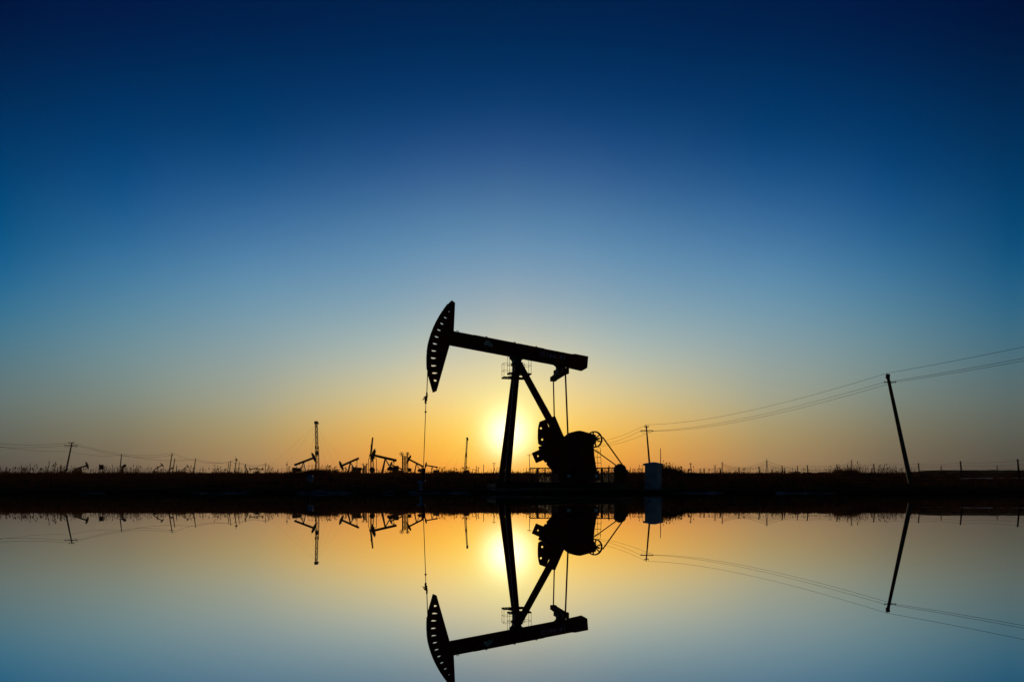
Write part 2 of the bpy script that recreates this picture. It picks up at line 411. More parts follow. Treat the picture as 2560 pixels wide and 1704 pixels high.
p1b, p2b = L(1386, 1055, -1.05), L(1420.5, 1106, 1.15)
mb = MB().tube([e1 + Vector((0,0,-.15)), p1b], .042, 8).build('pitman_arm', RED, PJ)
mb = MB().tube([e2 + Vector((0,0,-.15)), p2b], .05, 8).build('pitman_arm', RED, PJ)
# cranks and counterweights
def r2(x, y): return (1230 + x/6.03, 1000 + y/6.03)
cr1 = pprism([r2(*p) for p in ((905,250),(945,242),(1000,370),(1065,520),(1090,570),(1110,700),(1000,860),(890,760),(872,560),(866,300))], -.95, .22, 'crank', RED)
cr2 = pprism([r2(*p) for p in ((820,600),(1110,560),(1250,760),(1180,1010),(1010,1110),(905,1050),(828,970),(832,932),(805,938),(780,900),(720,740),(735,700))], 1.0, .22, 'crank', RED)
def holedp(pts, hs, s, th, name, parent):
    out = [(lambda v: (v.x, v.z))(L(*r2(x, y), s)) for x, y in pts]; hl = []
    for x, y, rx, ry in hs:
        hl.append([(lambda v: (v.x, v.z))(L(*r2(x + rx*math.cos(k*math.pi/5), y + ry*math.sin(k*math.pi/5)), s)) for k in range(10)])
    return holed(out, hl, s, th/2, name, RED, parent)
holedp([(800,290),(718,322),(700,390),(692,450),(690,560),(697,655),(730,680),(872,680),(872,430),(845,385),(815,300)], [(737,422,17,17),(756,592,17,17)], -.95, .16, 'counterweight', cr1)
holedp([(600,795),(720,740),(840,680),(900,760),(880,860),(780,900),(665,947)], [(693,840,13,15)], 1.0, .16, 'counterweight', cr2)
holedp([(700,705),(715,690),(830,680),(850,760),(740,760),(712,740)], [], .85, .2, 'counterweight', cr2)
holedp([(828,970),(832,932),(960,900),(1060,1000),(1030,1120),(930,1090),(905,1050)], [(911,965,13,17)], 1.15, .1, 'counterweight', cr2)
MB().cyl(L(1413, 1130), .16, 2.5, 20).build('crank_shaft', STEEL, PJ)
MB().cyl(L(1420.5, 1104, 1.15), .12, .2, 16).build('crank_pin', STEEL, PJ)
# gear reducer
gb = pprism([r2(*p) for p in ((1105,545),(1130,530),(1155,505),(1200,480),(1245,470),(1290,465),(1320,470),(1440,503),(1535,531),(1530,610),(1500,700),(1510,840),(1535,1000),(1555,1100),(1560,1190),(960,1190),(960,1090),(970,1000),(1000,800),(1060,620))], 0, .8, 'gear_reducer', RED, bevel=.03)
mb = MB()
for k in range(9):
    p = L(*r2(1150 + k*45, 640), .5); MB().cyl((p.x, -.43, p.z), .035, .08, 6).build('bolt', STEEL, gb)
pprism([r2(*p) for p in ((1500,1090),(1590,1060),(1592,1200),(1480,1200))], .1, .5, 'reducer_pedestal', RED)
pprism([r2(*p) for p in ((950,1120),(1480,1110),(1490,1205),(950,1205))], 0, 1.0, 'reducer_stand', RED)
# driven sheave, spoked
SC_ = L(1486.2, 1097.8, -.75); RR = .51
sh = MB().ring(SC_, RR - .075, RR, .12, 48)
for k in range(6):
    a = R(100 + 60*k + 2); sh.bar(SC_ + Vector((math.cos(a), 0, math.sin(a)))*.05, SC_ + Vector((math.cos(a), 0, math.sin(a)))*(RR-.05), .07, .07)
sh.cyl(SC_, .11, .2, 16); sheave = sh.build('sheave', STEEL, PJ)
MB().cyl(SC_ + Vector((0,-.35,0)), .06, .8, 12).build('drive_shaft', STEEL, sheave)
pprism([r2(*p) for p in ((1500,520),(1565,543),(1545,560),(1560,590),(1572,630),(1540,640),(1480,640))], -.45, .1, 'brake_band', STEEL)
MC = L(1549.5, 1173.5, -.45)
mb = MB(); 
mb.bar(L(1506.6, 1092, -.75), L(1557, 1163, -.75), .035, .14); mb.build('drive_belt', BLACK, PJ)
mb = MB(); mb.bar(L(1483, 1121.5, -.75), L(1543, 1164.5, -.75), .03, .14); mb.build('drive_belt', BLACK, PJ)
# motor
mb = MB(); mb.cyl(MC, .32, .5, 28)
for k in range(14):
    a = R(k*360/14); mb.box(MC + Vector((math.cos(a)*.325, 0, math.sin(a)*.325)), (.04, .42, .04), Matrix.Rotation(-a, 3, 'Y'))
mb.box(MC + Vector((0,0,.33)), (.2, .25, .06)); mo = mb.build('motor', STEEL, PJ, bevel=.006)
MB().box(L(1564, 1178, -.4), (.24, .25, .22)).build('terminal_box', STEEL, mo, bevel=.02)
MB().cyl(MC + Vector((0,.3,0)), .13, .2, 20).build('motor_pulley', STEEL, mo)
pprism([(1537,1178),(1567,1181),(1563,1188),(1565,1206),(1537,1206),(1539,1188)], -.45, .4, 'motor_stand', RED)
# ladder behind the reducer
mb = MB(); 
def lad(px, py): return L(px, py, -.75)
mb.tube([lad(1492.5,1120), lad(1493.5,1145), lad(1495,1172)], .012, 6)
pts = [lad(1495,1118), lad(1498.5,1117.5), lad(1500.8,1121), lad(1501.5,1130), lad(1502.4,1150), lad(1503,1164), lad(1501,1168)]
mb.tube(pts, .014, 6)
for y in (1128.5, 1142.5, 1156.2): mb.bar(lad(1484,y), lad(1502.4,y), .028)
mb.build('ladder', STEEL, PJ)
# skid
mb = MB(); a, b = L(1240, 1204, 1.25), L(1577, 1206, 1.25)
zt = L(1400, 1204, 1.25).z
for s in (1.15, -1.2):
    mb.box(((a.x+b.x)/2, -s, zt - .03), (b.x-a.x, .22, .04)); mb.box(((a.x+b.x)/2, -s, zt - .16), (b.x-a.x, .05, .28)); mb.box(((a.x+b.x)/2, -s, zt - .31), (b.x-a.x, .22, .04))
for k in range(10): mb.box((a.x + .1 + (b.x-a.x-.2)*k/9, 0, zt - .2), (.12, 2.3, .2))
mb.build('skid', STEEL, PJ)
for px in (1424, 1493):
    p = L(px, 1189, 1.29); MB().box((p.x, -1.14, p.z), (.20, .02, .2)).build('number_plate', PALEBLUE, PJ)
mb = MB(); p = L(1458, 1189, 1.2); mb.box((p.x, -1.08, p.z), (2.0, .05, .22)); mb.build('plate_rail', STEEL, PJ)
# bridle, carrier bar, polished rod
mb = MB(); 
for s in (.12, -.12): MB().tube([L(1069.2,925,s), L(1068.3,950,s), L(1067,984,s*.6)], .026, 6).build('wireline_bridle', WIRE, PJ)
def r3(x, y): return (1020 + x/5.225, 960 + y/5.225)
mb = MB(); 
for (x, y, w, h) in ((1067,985,3,8),(1066,991,6,3),(1065,996.5,5.5,9),(1064,1003,4,6),(1064.3,1007,3.4,3)):
    mb.box(L(x, y), (w*MPP, .16, h*MPP))
mb.bar(L(1063,997), L(1054.8,999.3), .03, .04); mb.bar(L(1059,998.5), L(1061,991), .05, .04); mb.bar(L(1066,988), L(1069.5,986), .04, .04)
mb.build('carrier_bar', STEEL, PJ)
MB().tube([L(1064.6,1005), L(1063.6,1040), L(1058.5,1176)], .019, 8).build('polished_rod', STEEL, PJ)
MB().box(L(1064, 1029.3), (.11, .1, .045)).cyl(L(1064, 1029.3), .035, .12, 8, 'z').build('rod_clamp', STEEL, PJ)
# concrete block under the machine
mb = MB(); a, b = L(1238, 1220, 1.7), L(1600, 1220, 1.7)
mb.box(((a.x+b.x)/2, -.0, -.4), (b.x-a.x, 3.3, .8)); 
for k in range(1, 4): mb.box((a.x + (b.x-a.x)*k/4, -1.655, -.35), (.04, .012, .7))
cb = mb.build('concrete_base', CONC, None, bevel=.02); cb.location = (OX, OD, .262); cb.rotation_euler = (0, 0, TH)
tag(cb, 'long low concrete block at the waterline carrying the large pumpjack', 'concrete base')
# wellhead under the rod
p = L(1058.5, 1176); wx = OX + c_*p.x + s_*.0; wp = Vector((OX + c_*p.x, OD + s_*p.x, 0))
wh = thing('wellhead', 'blue wellhead post with black stuffing box under the hanging polished rod', 'wellhead', (wp.x, wp.y, -.05))
Dw = wp.y; k_ = Dw/F
MB().cyl((-.14, 0, .33), .085, .66, 16, 'z').build('casing', BLUE, wh)
MB().cyl((-.12,0,.66), .2, .05, 18, 'z').tube([(-.33,0,.68),(-.3,0,.72),(-.05,0,.7),(.1,0,.76)], .03, 8).build('flange', BLUE, wh); MB().cyl((-.13,0,.05), .2, .06, 18, 'z').build('flange', BLUE, wh)
mb = MB(); mb.cyl((0,0,1.0), .055, .78, 12, 'z'); mb.cyl((0,0,1.38), .085, .16, 12, 'z'); mb.cyl((0,0,.76), .09, .14, 12, 'z'); mb.build('stuffing_box', BLACK, wh)
# ------------------------------------------------------------------ mesh guard fence behind the cranks
def guard(px0, px1, py0, py1, D, label):
    a, b = at(px0, py1, D), at(px1, py1, D); zt = at(px0, py0, D).z - a.z
    o = thing('mesh_guard', label, 'guard fence', a); w = b.x - a.x; mb = MB()
    mb.bar((0,0,zt), (w,0,zt), .06, .04); mb.build('top_rail', STEEL, o); n = max(2, round(w/.46))
    for k in range(n+1): MB().box((w*k/n, 0, zt/2), (.07 + .08*(k % 2), .05, zt)).build('post', STEEL, o)
    mb = MB(); st = .16; x = -zt
    while x < w:
        for sgn in (1, -1):
            x0_, z0_ = (x, 0) if sgn > 0 else (x + zt, 0); x1_ = x0_ + sgn*zt
            t0 = max(0, (0 - x0_)/(x1_-x0_)) if sgn > 0 else max(0, (w - x0_)/(x1_-x0_)); t1 = min(1, (w - x0_)/(x1_-x0_)) if sgn > 0 else min(1, (0 - x0_)/(x1_-x0_))
            if t1 > t0: mb.bar((x0_ + (x1_-x0_)*t0, 0, zt*t0), (x0_ + (x1_-x0_)*t1, 0, zt*t1), .022)
        x += st
    mb.build('wire_mesh', STEEL, o); return o
guard(1325, 1400, 1169.5, 1206, 42.0, 'low dark mesh guard fence left of the gear reducer, behind the counterweights')
guard(1488, 1538, 1169, 1206, 42.6, 'low dark mesh guard fence between the ladder and the motor')
# ------------------------------------------------------------------ white switch cabinet
D = 38.6; k_ = D/F; base = at(1633, 1222, D); 
cab = thing('switch_cabinet', 'white steel switch cabinet with pitched cap right of the pumpjack', 'electrical cabinet', base, R(-38))
hgt = 60*k_; wA, wB = .74, .62
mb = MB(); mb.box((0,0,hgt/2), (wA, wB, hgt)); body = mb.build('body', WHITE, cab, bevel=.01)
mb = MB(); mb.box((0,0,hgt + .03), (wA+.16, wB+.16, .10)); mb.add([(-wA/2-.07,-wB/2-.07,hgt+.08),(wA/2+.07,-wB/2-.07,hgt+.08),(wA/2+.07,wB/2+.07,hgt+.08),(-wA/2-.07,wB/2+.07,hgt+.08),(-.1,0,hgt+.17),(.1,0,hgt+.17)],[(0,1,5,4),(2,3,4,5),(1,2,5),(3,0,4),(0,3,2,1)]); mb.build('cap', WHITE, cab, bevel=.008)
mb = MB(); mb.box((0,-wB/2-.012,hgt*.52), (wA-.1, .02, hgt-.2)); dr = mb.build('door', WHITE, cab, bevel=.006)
MB().box((wA/2-.14,-wB/2-.035,hgt*.55), (.03,.03,.16)).build('handle', STEEL, dr)
mb = MB()
for (x, z, w, h) in ((-.24,.42,.05,.16),(-.18,.30,.10,.05),(-.08,.22,.12,.07),(-.26,.2,.05,.12),(.0,.13,.1,.05),(-.2,.62,.02,.2)): mb.prism([(x-w/2,z-h/2),(x+w*.3,z-h*.6),(x+w/2,z),(x+w*.2,z+h/2),(x-w*.4,z+h*.4)], -wB/2-.026, -wB/2-.0225)
mb.build('rust_patch', RUST, dr)
mb = MB(); mb.box((0,0,-.06),(wA+.1,wB+.1,.12)); mb.build('plinth', CONC, cab)
# thin aerial beside the cabinet
D = 44; b = on(1653, D); t = at(1651, 1120, D)
tag(MB().tube([b, t], [.04, .02], 6).build('antenna_mast', STEEL), 'thin bare mast rising just behind the white switch cabinet', 'mast')
# ------------------------------------------------------------------ utility poles
def pole(px_b, py_t, px_t, D, r, label, arms=(), group=None, pin=0, sink=.3, name='utility_pole', m=POLE):
    b = on(px_b, D); b.z -= sink; t = at(px_t, py_t, D); o = thing(name, label, 'utility pole', b, 0, group); v = t - b; k = D/F
    MB().tube([(0,0,0), v*.5, v], [r, r*.82, r*.62], 12).build('shaft', m, o)
    for (dy, hw, sag) in arms:         # px below the top, half width px, insulator drop px
        c = v + Vector((-v.x/v.z*dy*k, 0, -dy*k)); mb = MB(); th = max(.07, min(.2, 2*k))
        mb.bar(c + Vector((-hw*k,-r*.8,0)), c + Vector((hw*k,-r*.8,0)), th, .06)
        ca = mb.build('crossarm', STEEL, o)
        for s in (-1, 1):
            e = c + Vector((s*hw*k, -r*.8, 0)); mb = MB()
            if sag >= 0: mb.tube([e, e + Vector((-s*.12*hw*k, 0, -sag*k*.6)), e + Vector((-s*.45*hw*k, 0, -sag*k)), e + Vector((-s*.8*hw*k,0,-sag*k*.3))], max(.02, .3*k), 6); mb.cyl(e + Vector((0,0,-.06)), max(.05, .8*k), .22, 8, 'z')
            else: mb.tube([e, e + Vector((0,0,-sag*k))], max(.03, .5*k), 6)
            mb.build('insulator', WIRE, ca)
    if pin:
        mb = MB(); mb.tube([v, v + Vector((-.22*pin*k, 0, pin*k))], max(.025, .5*k), 6); mb.build('top_insulator', WIRE, o)
    return o, b + v
D1, D2, D3, D4 = 56, 120, 184, 296
P1, T1 = pole(2279, 941, 2219.5, D1, .19, 'leaning concrete utility pole at the right, nearest and tallest of the poles', ((15, 14, -3),), pin=9)
c = T1 - P1.location; MB().cyl(c + Vector((0,0,.02)), .16, .34, 12, 'z').build('pole_cap', POLE, P1)
P2, T2 = pole(1626, 1063, 1615.5, D2, .18, 'concrete utility pole with two crossarms standing behind the white cabinet', ((4, 5, -4), (13, 15, 7)), pin=3)
P3, T3 = pole(1437, 1106, 1436, D3, .16, 'utility pole hidden behind the gear reducer of the large pumpjack', ((8, 9, -3),), pin=2)
P4, T4 = pole(1325, 1134, 1323, D4, .17, 'thin utility pole with short crossarm just left of the lower counterweight', ((4, 5, -1),))
def sagline(a, b, sag, n=24): return [a.lerp(b, i/n) + Vector((0,0,-4*sag*(i/n)*(1-i/n))) for i in range(n+1)]
def cable(spans, r, label, group):
    pts = []
    for a, b, s in spans: pts += sagline(a, b, s)[(1 if pts else 0):]
    rs = [max(r, p.y*.00017) for p in pts]
    return tag(MB().tube(pts, rs, 5).build('power_cable', WIRE), label, 'power cable', group)
GR = 'cables strung over the poles on the right'
k = D1/F; b0 = Vector((37.9, -8, 9.9))
cable([(b0, at(2219.5,932,D1), 1.0), (at(2219.5,932,D1), at(1616,1061,D2), 1.0), (at(1616,1061,D2), at(1437,1104,D3), 1.3), (at(1437,1104,D3), at(1323,1134,D4), 1.6)], .012, 'topmost thin cable over the leaning pole at the right', GR)
cable([(b0 + Vector((-.42,0,-.78)), at(2207,956,D1), 1.0), (at(2207,956,D1), at(1601,1077,D2), 1.0), (at(1601,1077,D2), at(1428,1113,D3), 1.3)], .012, 'lower cable ending on the left tip of the leaning pole crossarm', GR)
cable([(b0 + Vector((.38,0,-.9)), at(2236,955,D1), 1.0), (at(2236,955,D1), at(1631,1077,D2), 1.0), (at(1631,1077,D2), at(1446,1113,D3), 1.3)], .012, 'lower cable ending on the right tip of the leaning pole crossarm', GR)
# left lines
GL = 'wooden and concrete poles along the left horizon'
PL = [(163,1106,180,200,.26,'leaning pole with two crossarms, tallest pole on the left marsh',((1,6,-4),(7,16,6)),2),
 (299,1134,304,249,.22,'bare leaning pole just right of the leftmost dark tank, carrying the thick cable',(),0),
 (422,1132,430.5,290,.26,'leaning pole with a small crossarm at its top, left of the paired bare pole',((6,5,-1),),1),
 (431,1145,437,300,.24,'bare leaning pole close beside the pole with small crossarm',(),0),
 (440,1162,442,320,.2,'short stubby pole between the two small pumpjacks on the left',(),0),
 (484,1145,489,314,.25,'single bare pole standing clear right of the orange pumpjack',(),0),
 (568,1155,572,370,.22,'left pole of the ladder-like pair left of the transformer pole',(),0),
 (573,1150,577,362,.22,'right pole of the ladder-like pair left of the transformer pole',(),0),
 (586,1149,591,390,.32,'thick pole with transformer box and whip aerial on top',((9,3,-1),),8),
 (594,1154,599,400,.22,'bare leaning pole directly right of the transformer pole',(),0),
 (662,1157,664.5,459,.25,'pole with tiny crossarm directly right of the orange pumpjack cluster',((6,4,-1),),1),
 (669,1160,672.5,470,.22,'bare leaning pole second right of the orange pumpjack cluster',(),0),
 (722,1164,724,628,.32,'short pole with crossarm left of the first drilling mast',((3,4,-1),),0)]
tops = {}; POBJ = {}
for (xb, yt, xt, D, r, lab, arms, pin) in PL:
    o, t = pole(xb, yt, xt, D, r, lab, arms, GL, pin); tops[xb] = t; POBJ[xb] = o
    if xb == 586: v = t - o.location; MB().box(v + Vector((0,0,.1)), (1.1,.6,.8)).build('transformer', STEEL, o, bevel=.05)
v = tops[568] - Vector((0,0,0))
for h in (2.0, 3.3, 4.6):
    o_ = POBJ[568]; q_ = o_.location; MB().bar(tops[568] - q_ + Vector((-.2,0,-h)), tops[573] - q_ + Vector((.1,0,-h-.6)), .12, .1).build('rung', STEEL, o_)
GC = 'cables strung over the poles on the left'
cable([(at(-160,1090,150), at(180,1106,200), 1.2), (at(180,1106,200), tops[422], 2.2), (tops[422], tops[586], 3), (tops[586], tops[662], 3), (tops[662], tops[722], 4)], .02, 'upper cable over the tallest pole on the left marsh', GC)
cable([(at(-160,1102,150), at(164,1113,200), 1.0), (at(196,1113,200), tops[422] + Vector((-.8,0,-1)), 2.0)], .02, 'middle cable hung on the crossarm of the tallest left pole', GC)
cable([(at(-160,1085,110), at(172,1127,205), 1.0), (at(172,1127,205), tops[299] + Vector((0,0,-.4)), .8), (tops[299] + Vector((0,0,-.4)), tops[484] + Vector((0,0,-.4)), 1.2), (tops[484] + Vector((0,0,-.4)), tops[573] + Vector((0,0,-.8)), 1.0), (tops[573] + Vector((0,0,-.8)), tops[662] + Vector((0,0,-1)), 1.2)], .035, 'lowest thick cable sagging between the bare left poles', GC)
# small poles around the second mast and the pumpjack
GS = 'small far poles near the sun'
for (x, yt, D, r, lab, arms) in ((1191,1163,420,.2,'bare thin pole right of the leaning drilling mast',()),
    (1196,1167,520,.3,'small pole with crossarm between two bare poles right of the leaning mast',((2,4,-1),)),
    (1209,1160,430,.25,'bare thin pole midway between the leaning mast and the front legs',()),
    (1235,1155,400,.26,'pole with one crossarm just left of the pumpjack front legs',((3,5,-1),)),
    (1316,1168,430,.22,'short pole just left of the mesh guard fence',()),):
    pole(x, yt, x, D, r, lab, arms, GS)
for (x, yt, xt, D, r, lab, arms) in ((1729,1156,1726,330,.26,'far pole with stub crossarm left of the tall lattice pylon',((3,3,-1),)),
    (1995,1163,1993,420,.32,'pale leaning far pole above the low blue buildings',()),
    (1983,1168,1981,520,.22,'thin far pole left of the pale leaning pole',()),
    (1962,1168,1961,380,.3,'stubby far pole behind the barbed wire, right of the big pylon',())):
    pole(x, yt, xt, D, r, lab, arms, 'far poles on the right horizon')
# flag mast left of rig
D = 420; b = on(717, D); o = thing('flag_mast', 'thin mast with a small dark flag left of the first drilling mast', 'flag mast', b)
v = at(717.5, 1152, D) - b; MB().tube([(0,0,0), v], .11, 6).build('shaft', STEEL, o); MB().prism([(v.x-.05, v.z-1), (v.x-.5, v.z-2.6), (v.x+.5, v.z-2.4)], -.1, .1).build('flag', RED, o)
# lattice pylons on the right horizon
def pylon(px, pt, D, hw, label, arms):
    b = on(px, D); k = D/F; h = at(px, pt, D).z - b.z; o = thing('lattice_pylon', label, 'pylon', b, 0, 'lattice pylons on the right horizon'); w = hw*k; mb = MB(); th = max(.12, .35*k)
    cs = [(-1,-1),(1,-1),(1,1),(-1,1)]
    for a, c in cs: mb.bar((a*w, c*w, -.5), (a*w*.22, c*w*.22, h*.7), th); mb.bar((a*w*.22, c*w*.22, h*.7), (a*w*.12, c*w*.12, h), th)
    for i in range(5):
        t0, t1 = i/5*.7, (i+1)/5*.7; f0, f1 = 1 - .78*i/5, 1 - .78*(i+1)/5
        for yy in (-1, 1): mb.bar((-w*f0, yy*w*f0, h*t0), (w*f1, yy*w*f1, h*t1), th*.6); mb.bar((w*f0, yy*w*f0, h*t0), (-w*f1, yy*w*f1, h*t1), th*.6)
    mb.build('tower', LATT, o)
    for t, aw in arms:
        mb = MB(); mb.bar((-aw*k, 0, h*t), (aw*k, 0, h*t), th); mb.bar((-aw*k, 0, h*t), (0, 0, h*t + 1.6), th*.7); mb.bar((aw*k, 0, h*t), (0, 0, h*t + 1.6), th*.7)
        mb.build('crossarm', LATT, o)
    return o
pylon(1704, 1166, 900, 2.5, 'faint small lattice pylon nearest to the white cabinet', ((.9,3),))
pylon(1751, 1170, 1100, 2.2, 'tiniest faint lattice pylon between the second and third fence posts', ((.85,2.5),))
pylon(1787.5, 1162, 800, 4, 'lattice pylon with wide crossarms left of the narrow mast', ((.92,5),(.68,4)))
pylon(1805.5, 1155, 520, 2.6, 'narrow lattice mast standing right beside the wide-armed pylon', ((.93,2.2),(.8,2)))
pylon(1917, 1150, 480, 4, 'tallest lattice pylon with cables both sides, splayed legs', ((.96,2.5),(.82,2.2),(.62,2)))
pylon(2129, 1150, 700, 3.5, 'bluish lattice pylon rising behind the thick reed clump', ((.95,5),(.72,3)))
pylon(2353, 1163, 900, 1.8, 'faint pylon between the leaning pole and the thick fence post', ((.9,2),))
pylon(2493, 1164, 1000, 2.4, 'faint pylon left of the last fence post at the right edge', ((.9,2.5),))
for i, (z1, z2, lab) in enumerate(((1151.5,1153,'faint upper cable sagging between two pylons'),(1157,1160,'faint middle cable sagging between two pylons'),(1161,1163,'faint lower cable sagging between two pylons'))):
    cable([(at(1805,1157+i*3,520), at(1915,z1,480), 4), (at(1915,z1,480), at(2129,z2,700), 8)], .03, lab + ' on the right horizon', 'pylon cables')
# low far buildings
for (x0, x1, yt, D, lab) in ((1982,1998,1179,900,'low blue-grey far building left of the pale leaning pole'),(2010,2026,1180,950,'tiny low far building behind the middle fence post'),(2046,2064,1179.5,900,'low blue-grey far building right of the middle fence post')):
    a, b = at(x0, yt, D), at(x1, yt, D); g0 = G(a.x, D); h = a.z - g0 + .8; w = b.x - a.x
    o = thing('far_building', lab, 'building', (a.x, D, g0 - .5), 0, 'low far buildings')
    MB().box((w/2, 0, h*.4), (w, 8, h*.8)).build('wall', FARB, o)
    MB().prism([(-.3, h*.8),(w+.3, h*.8),(w*.5, h)], -4.3, 4.3).build('roof', FARB, o)
# ------------------------------------------------------------------ barbed wire fence on the right
FX = 50.0
fp = [(2710,1138),(2544,1147),(2401,1152),(2296,1157),(2184,1158.5),(2092,1160),(2018,1162),(1955,1163.5),(1897,1165.5),(1847,1167),(1800,1168.5),(1760,1169.5),(1721,1170.5),(1688,1172)]
fo = thing('barbed_wire_fence', 'long barbed wire fence on leaning posts running away on the right', 'fence', (FX, 67, G(FX, 67)))
base0 = fo.location.copy(); tp = []; bt = []
for i, (px, py) in enumerate(fp):
    D = F*FX/(px - CX); t = at(px, py, D); g0 = G(FX, D); ln = .10 if px > 1880 else .05
    b = Vector((t.x + ln*(t.z-g0), D, g0 - .2)); r = .085 if px in (2544, 2401) else .07
    r = max(r, .0009*D); MB().tube([b - base0, t - base0], [r, r*.85], 8).build('post', WOOD, fo); tp.append(t); bt.append(b)
for h in (.06, .22, .38, .54, .70):
    pts = []
    for i in range(len(tp)-1):
        a = tp[i].lerp(bt[i], h) - base0; b = tp[i+1].lerp(bt[i+1], h) - base0; pts += sagline(a, b, .07 + .05*((i*7+int(h*10)) % 3), 8)[(1 if pts else 0):]
    MB().tube(pts, [max(.006, (p.y + base0.y)*.00011) for p in pts], 4).build('barbed_wire', WIRE, fo)
# ------------------------------------------------------------------ far pumpjacks
def far_pump(px, py_pivot, D, blen, tilt, sign, label, m=RED, yaw=0, headh=None, group='far pumpjacks on the horizon', ladder=False, spread=1.0):
    # sign -1: head to the left; tilt degrees: positive = head end up ; blen = beam length px
    g0 = on(px, D); k = D/F; hp = at(px, py_pivot, D).z - g0.z + .4; B_ = blen*k/math.cos(yaw); s = B_/8.0; o = thing('pumpjack', label, 'pumpjack', g0 - Vector((0,0,.4)), yaw, group)
    P = Vector((0,0,hp)); d = Vector((sign*math.cos(R(tilt)), 0, math.sin(R(tilt)))); nn = Vector((-d.z, 0, d.x)) * (1 if sign > 0 else -1)
    hE, tE = P + d*B_*.5, P - d*B_*.5
    MB().bar(hE, tE, .85*s, .4*s).build('walking_beam', m, o)
    R0 = B_*.5 + .8*s; hh = headh or .52; mbp = []
    for q in range(9):
        a = R(tilt) + (-hh + 2*hh*q/8)*1.0; mbp.append((sign*math.cos(a)*R0, hp + math.sin(a)*R0))
    inn = [(hE.x + nn.x*1.5*s - d.x*.35*s, hE.z + nn.z*1.5*s - d.z*.35*s), (hE.x - nn.x*1.0*s - d.x*.35*s, hE.z - nn.z*1.0*s - d.z*.35*s)]
    MB().prism(mbp + inn, -.3*s, .3*s).build('horse_head', m, o)
    for yy in (-1, 1):
        MB().bar(P + Vector((0, yy*.15*s, -.2*s)), (sign*1.0*s*spread, yy*1.1*s, 0), .36*s).build('leg', m, o)
        MB().bar(P + Vector((0, yy*.15*s, -.2*s)), (-sign*2.8*s*spread, yy*1.1*s, 0), .32*s).build('leg', m, o)
    te = P - d*B_*.38
    MB().bar((te.x, -1.0*s, te.z - .6*s), (te.x, 1.0*s, te.z - .6*s), .3*s, .3*s).bar((te.x,0,te.z-.6*s),(te.x,0,te.z),.3*s).build('equalizer', m, o)
    cz = max(.8*s, hp*.3)
    for yy in (-1, 1):
        MB().tube([(te.x, yy*1.0*s, te.z - .7*s), (te.x + sign*.2*s, yy*1.0*s, cz + .7*s)], .07*s, 6).build('pitman_arm', m, o)
        MB().prism([(te.x + sign*.3*s, cz-.4*s), (te.x + sign*1.9*s, cz - .2*s), (te.x + sign*2.0*s, cz + .7*s), (te.x + sign*.9*s, cz+1.2*s), (te.x - sign*.2*s, cz+.7*s)], yy*1.0*s - .15*s, yy*1.0*s + .15*s).build('counterweight', m, o)
    MB().box((te.x - sign*.8*s, 0, cz*.9), (1.8*s, 1.0*s, cz*1.8)).build('gear_reducer', m, o, bevel=.1*s)
    fx = hE.x + sign*.85*s
    MB().tube([(fx, 0, hE.z - .6*s), (fx, 0, .4)], .05*s, 5).build('polished_rod', STEEL, o)
    MB().box((-sign*1.2*s, 0, .2), (6.5*s, 2.2*s, .3)).build('skid', STEEL, o)
    return o
far_pump(760, 1153, 300, 49, 22, 1, 'dark pumpjack tipping its head up to the right, in front of the tall drilling mast', yaw=R(12), spread=.8)
far_pump(876, 1154, 340, 47, -24, -1, 'dark pumpjack with lowered head at the left and tail raised, right of the tall mast', spread=1.1)
far_pump(963, 1144, 230, 58, 13, -1, 'largest far pumpjack, head up behind the portal frame, beam falling right', spread=1.15)
far_pump(1041, 1157, 310, 41, 27, -1, 'dark pumpjack right of the twin-wheel tower, beam falling steeply to the right', spread=1.1)
far_pump(1080, 1165, 480, 30, 10, -1, 'small pumpjack right of the hanging polished rod', spread=.8)
far_pump(992, 1167, 500, 31, 22, -1, 'small pumpjack mostly behind the legs of the largest far pumpjack')
far_pump(201, 1168, 420, 34, 17, 1, 'small dark pumpjack with head up to the right beside the tallest left pole', spread=.9)
far_pump(395, 1168, 520, 19, 34, 1, 'dark red pumpjack left of the pole pair, steep beam with head up', yaw=R(30), spread=.6)
far_pump(424, 1173, 560, 15, 25, 1, 'low dark pumpjack partly behind the pole with small crossarm', m=STEEL)
far_pump(462, 1170, 540, 13, 36, 1, 'small bright orange pumpjack left of the single clear pole', m=ORANGE, yaw=R(40), spread=.5)
far_pump(616, 1170, 520, 13, 40, -1, 'orange pumpjack at the left end of the cluster, seen almost end on', m=ORANGE, yaw=R(-50), spread=.5)
far_pump(636, 1170, 500, 20, -12, -1, 'dark pumpjack in the middle of the orange cluster', m=RED, yaw=R(10))
far_pump(648, 1172, 540, 14, 5, 1, 'orange pumpjack at the right end of the cluster', m=ORANGE, yaw=R(35), spread=.5)
far_pump(893, 1170, 440, 30, -12, 1, 'low pumpjack half sunk in the reeds right of the lowered-head pumpjack')
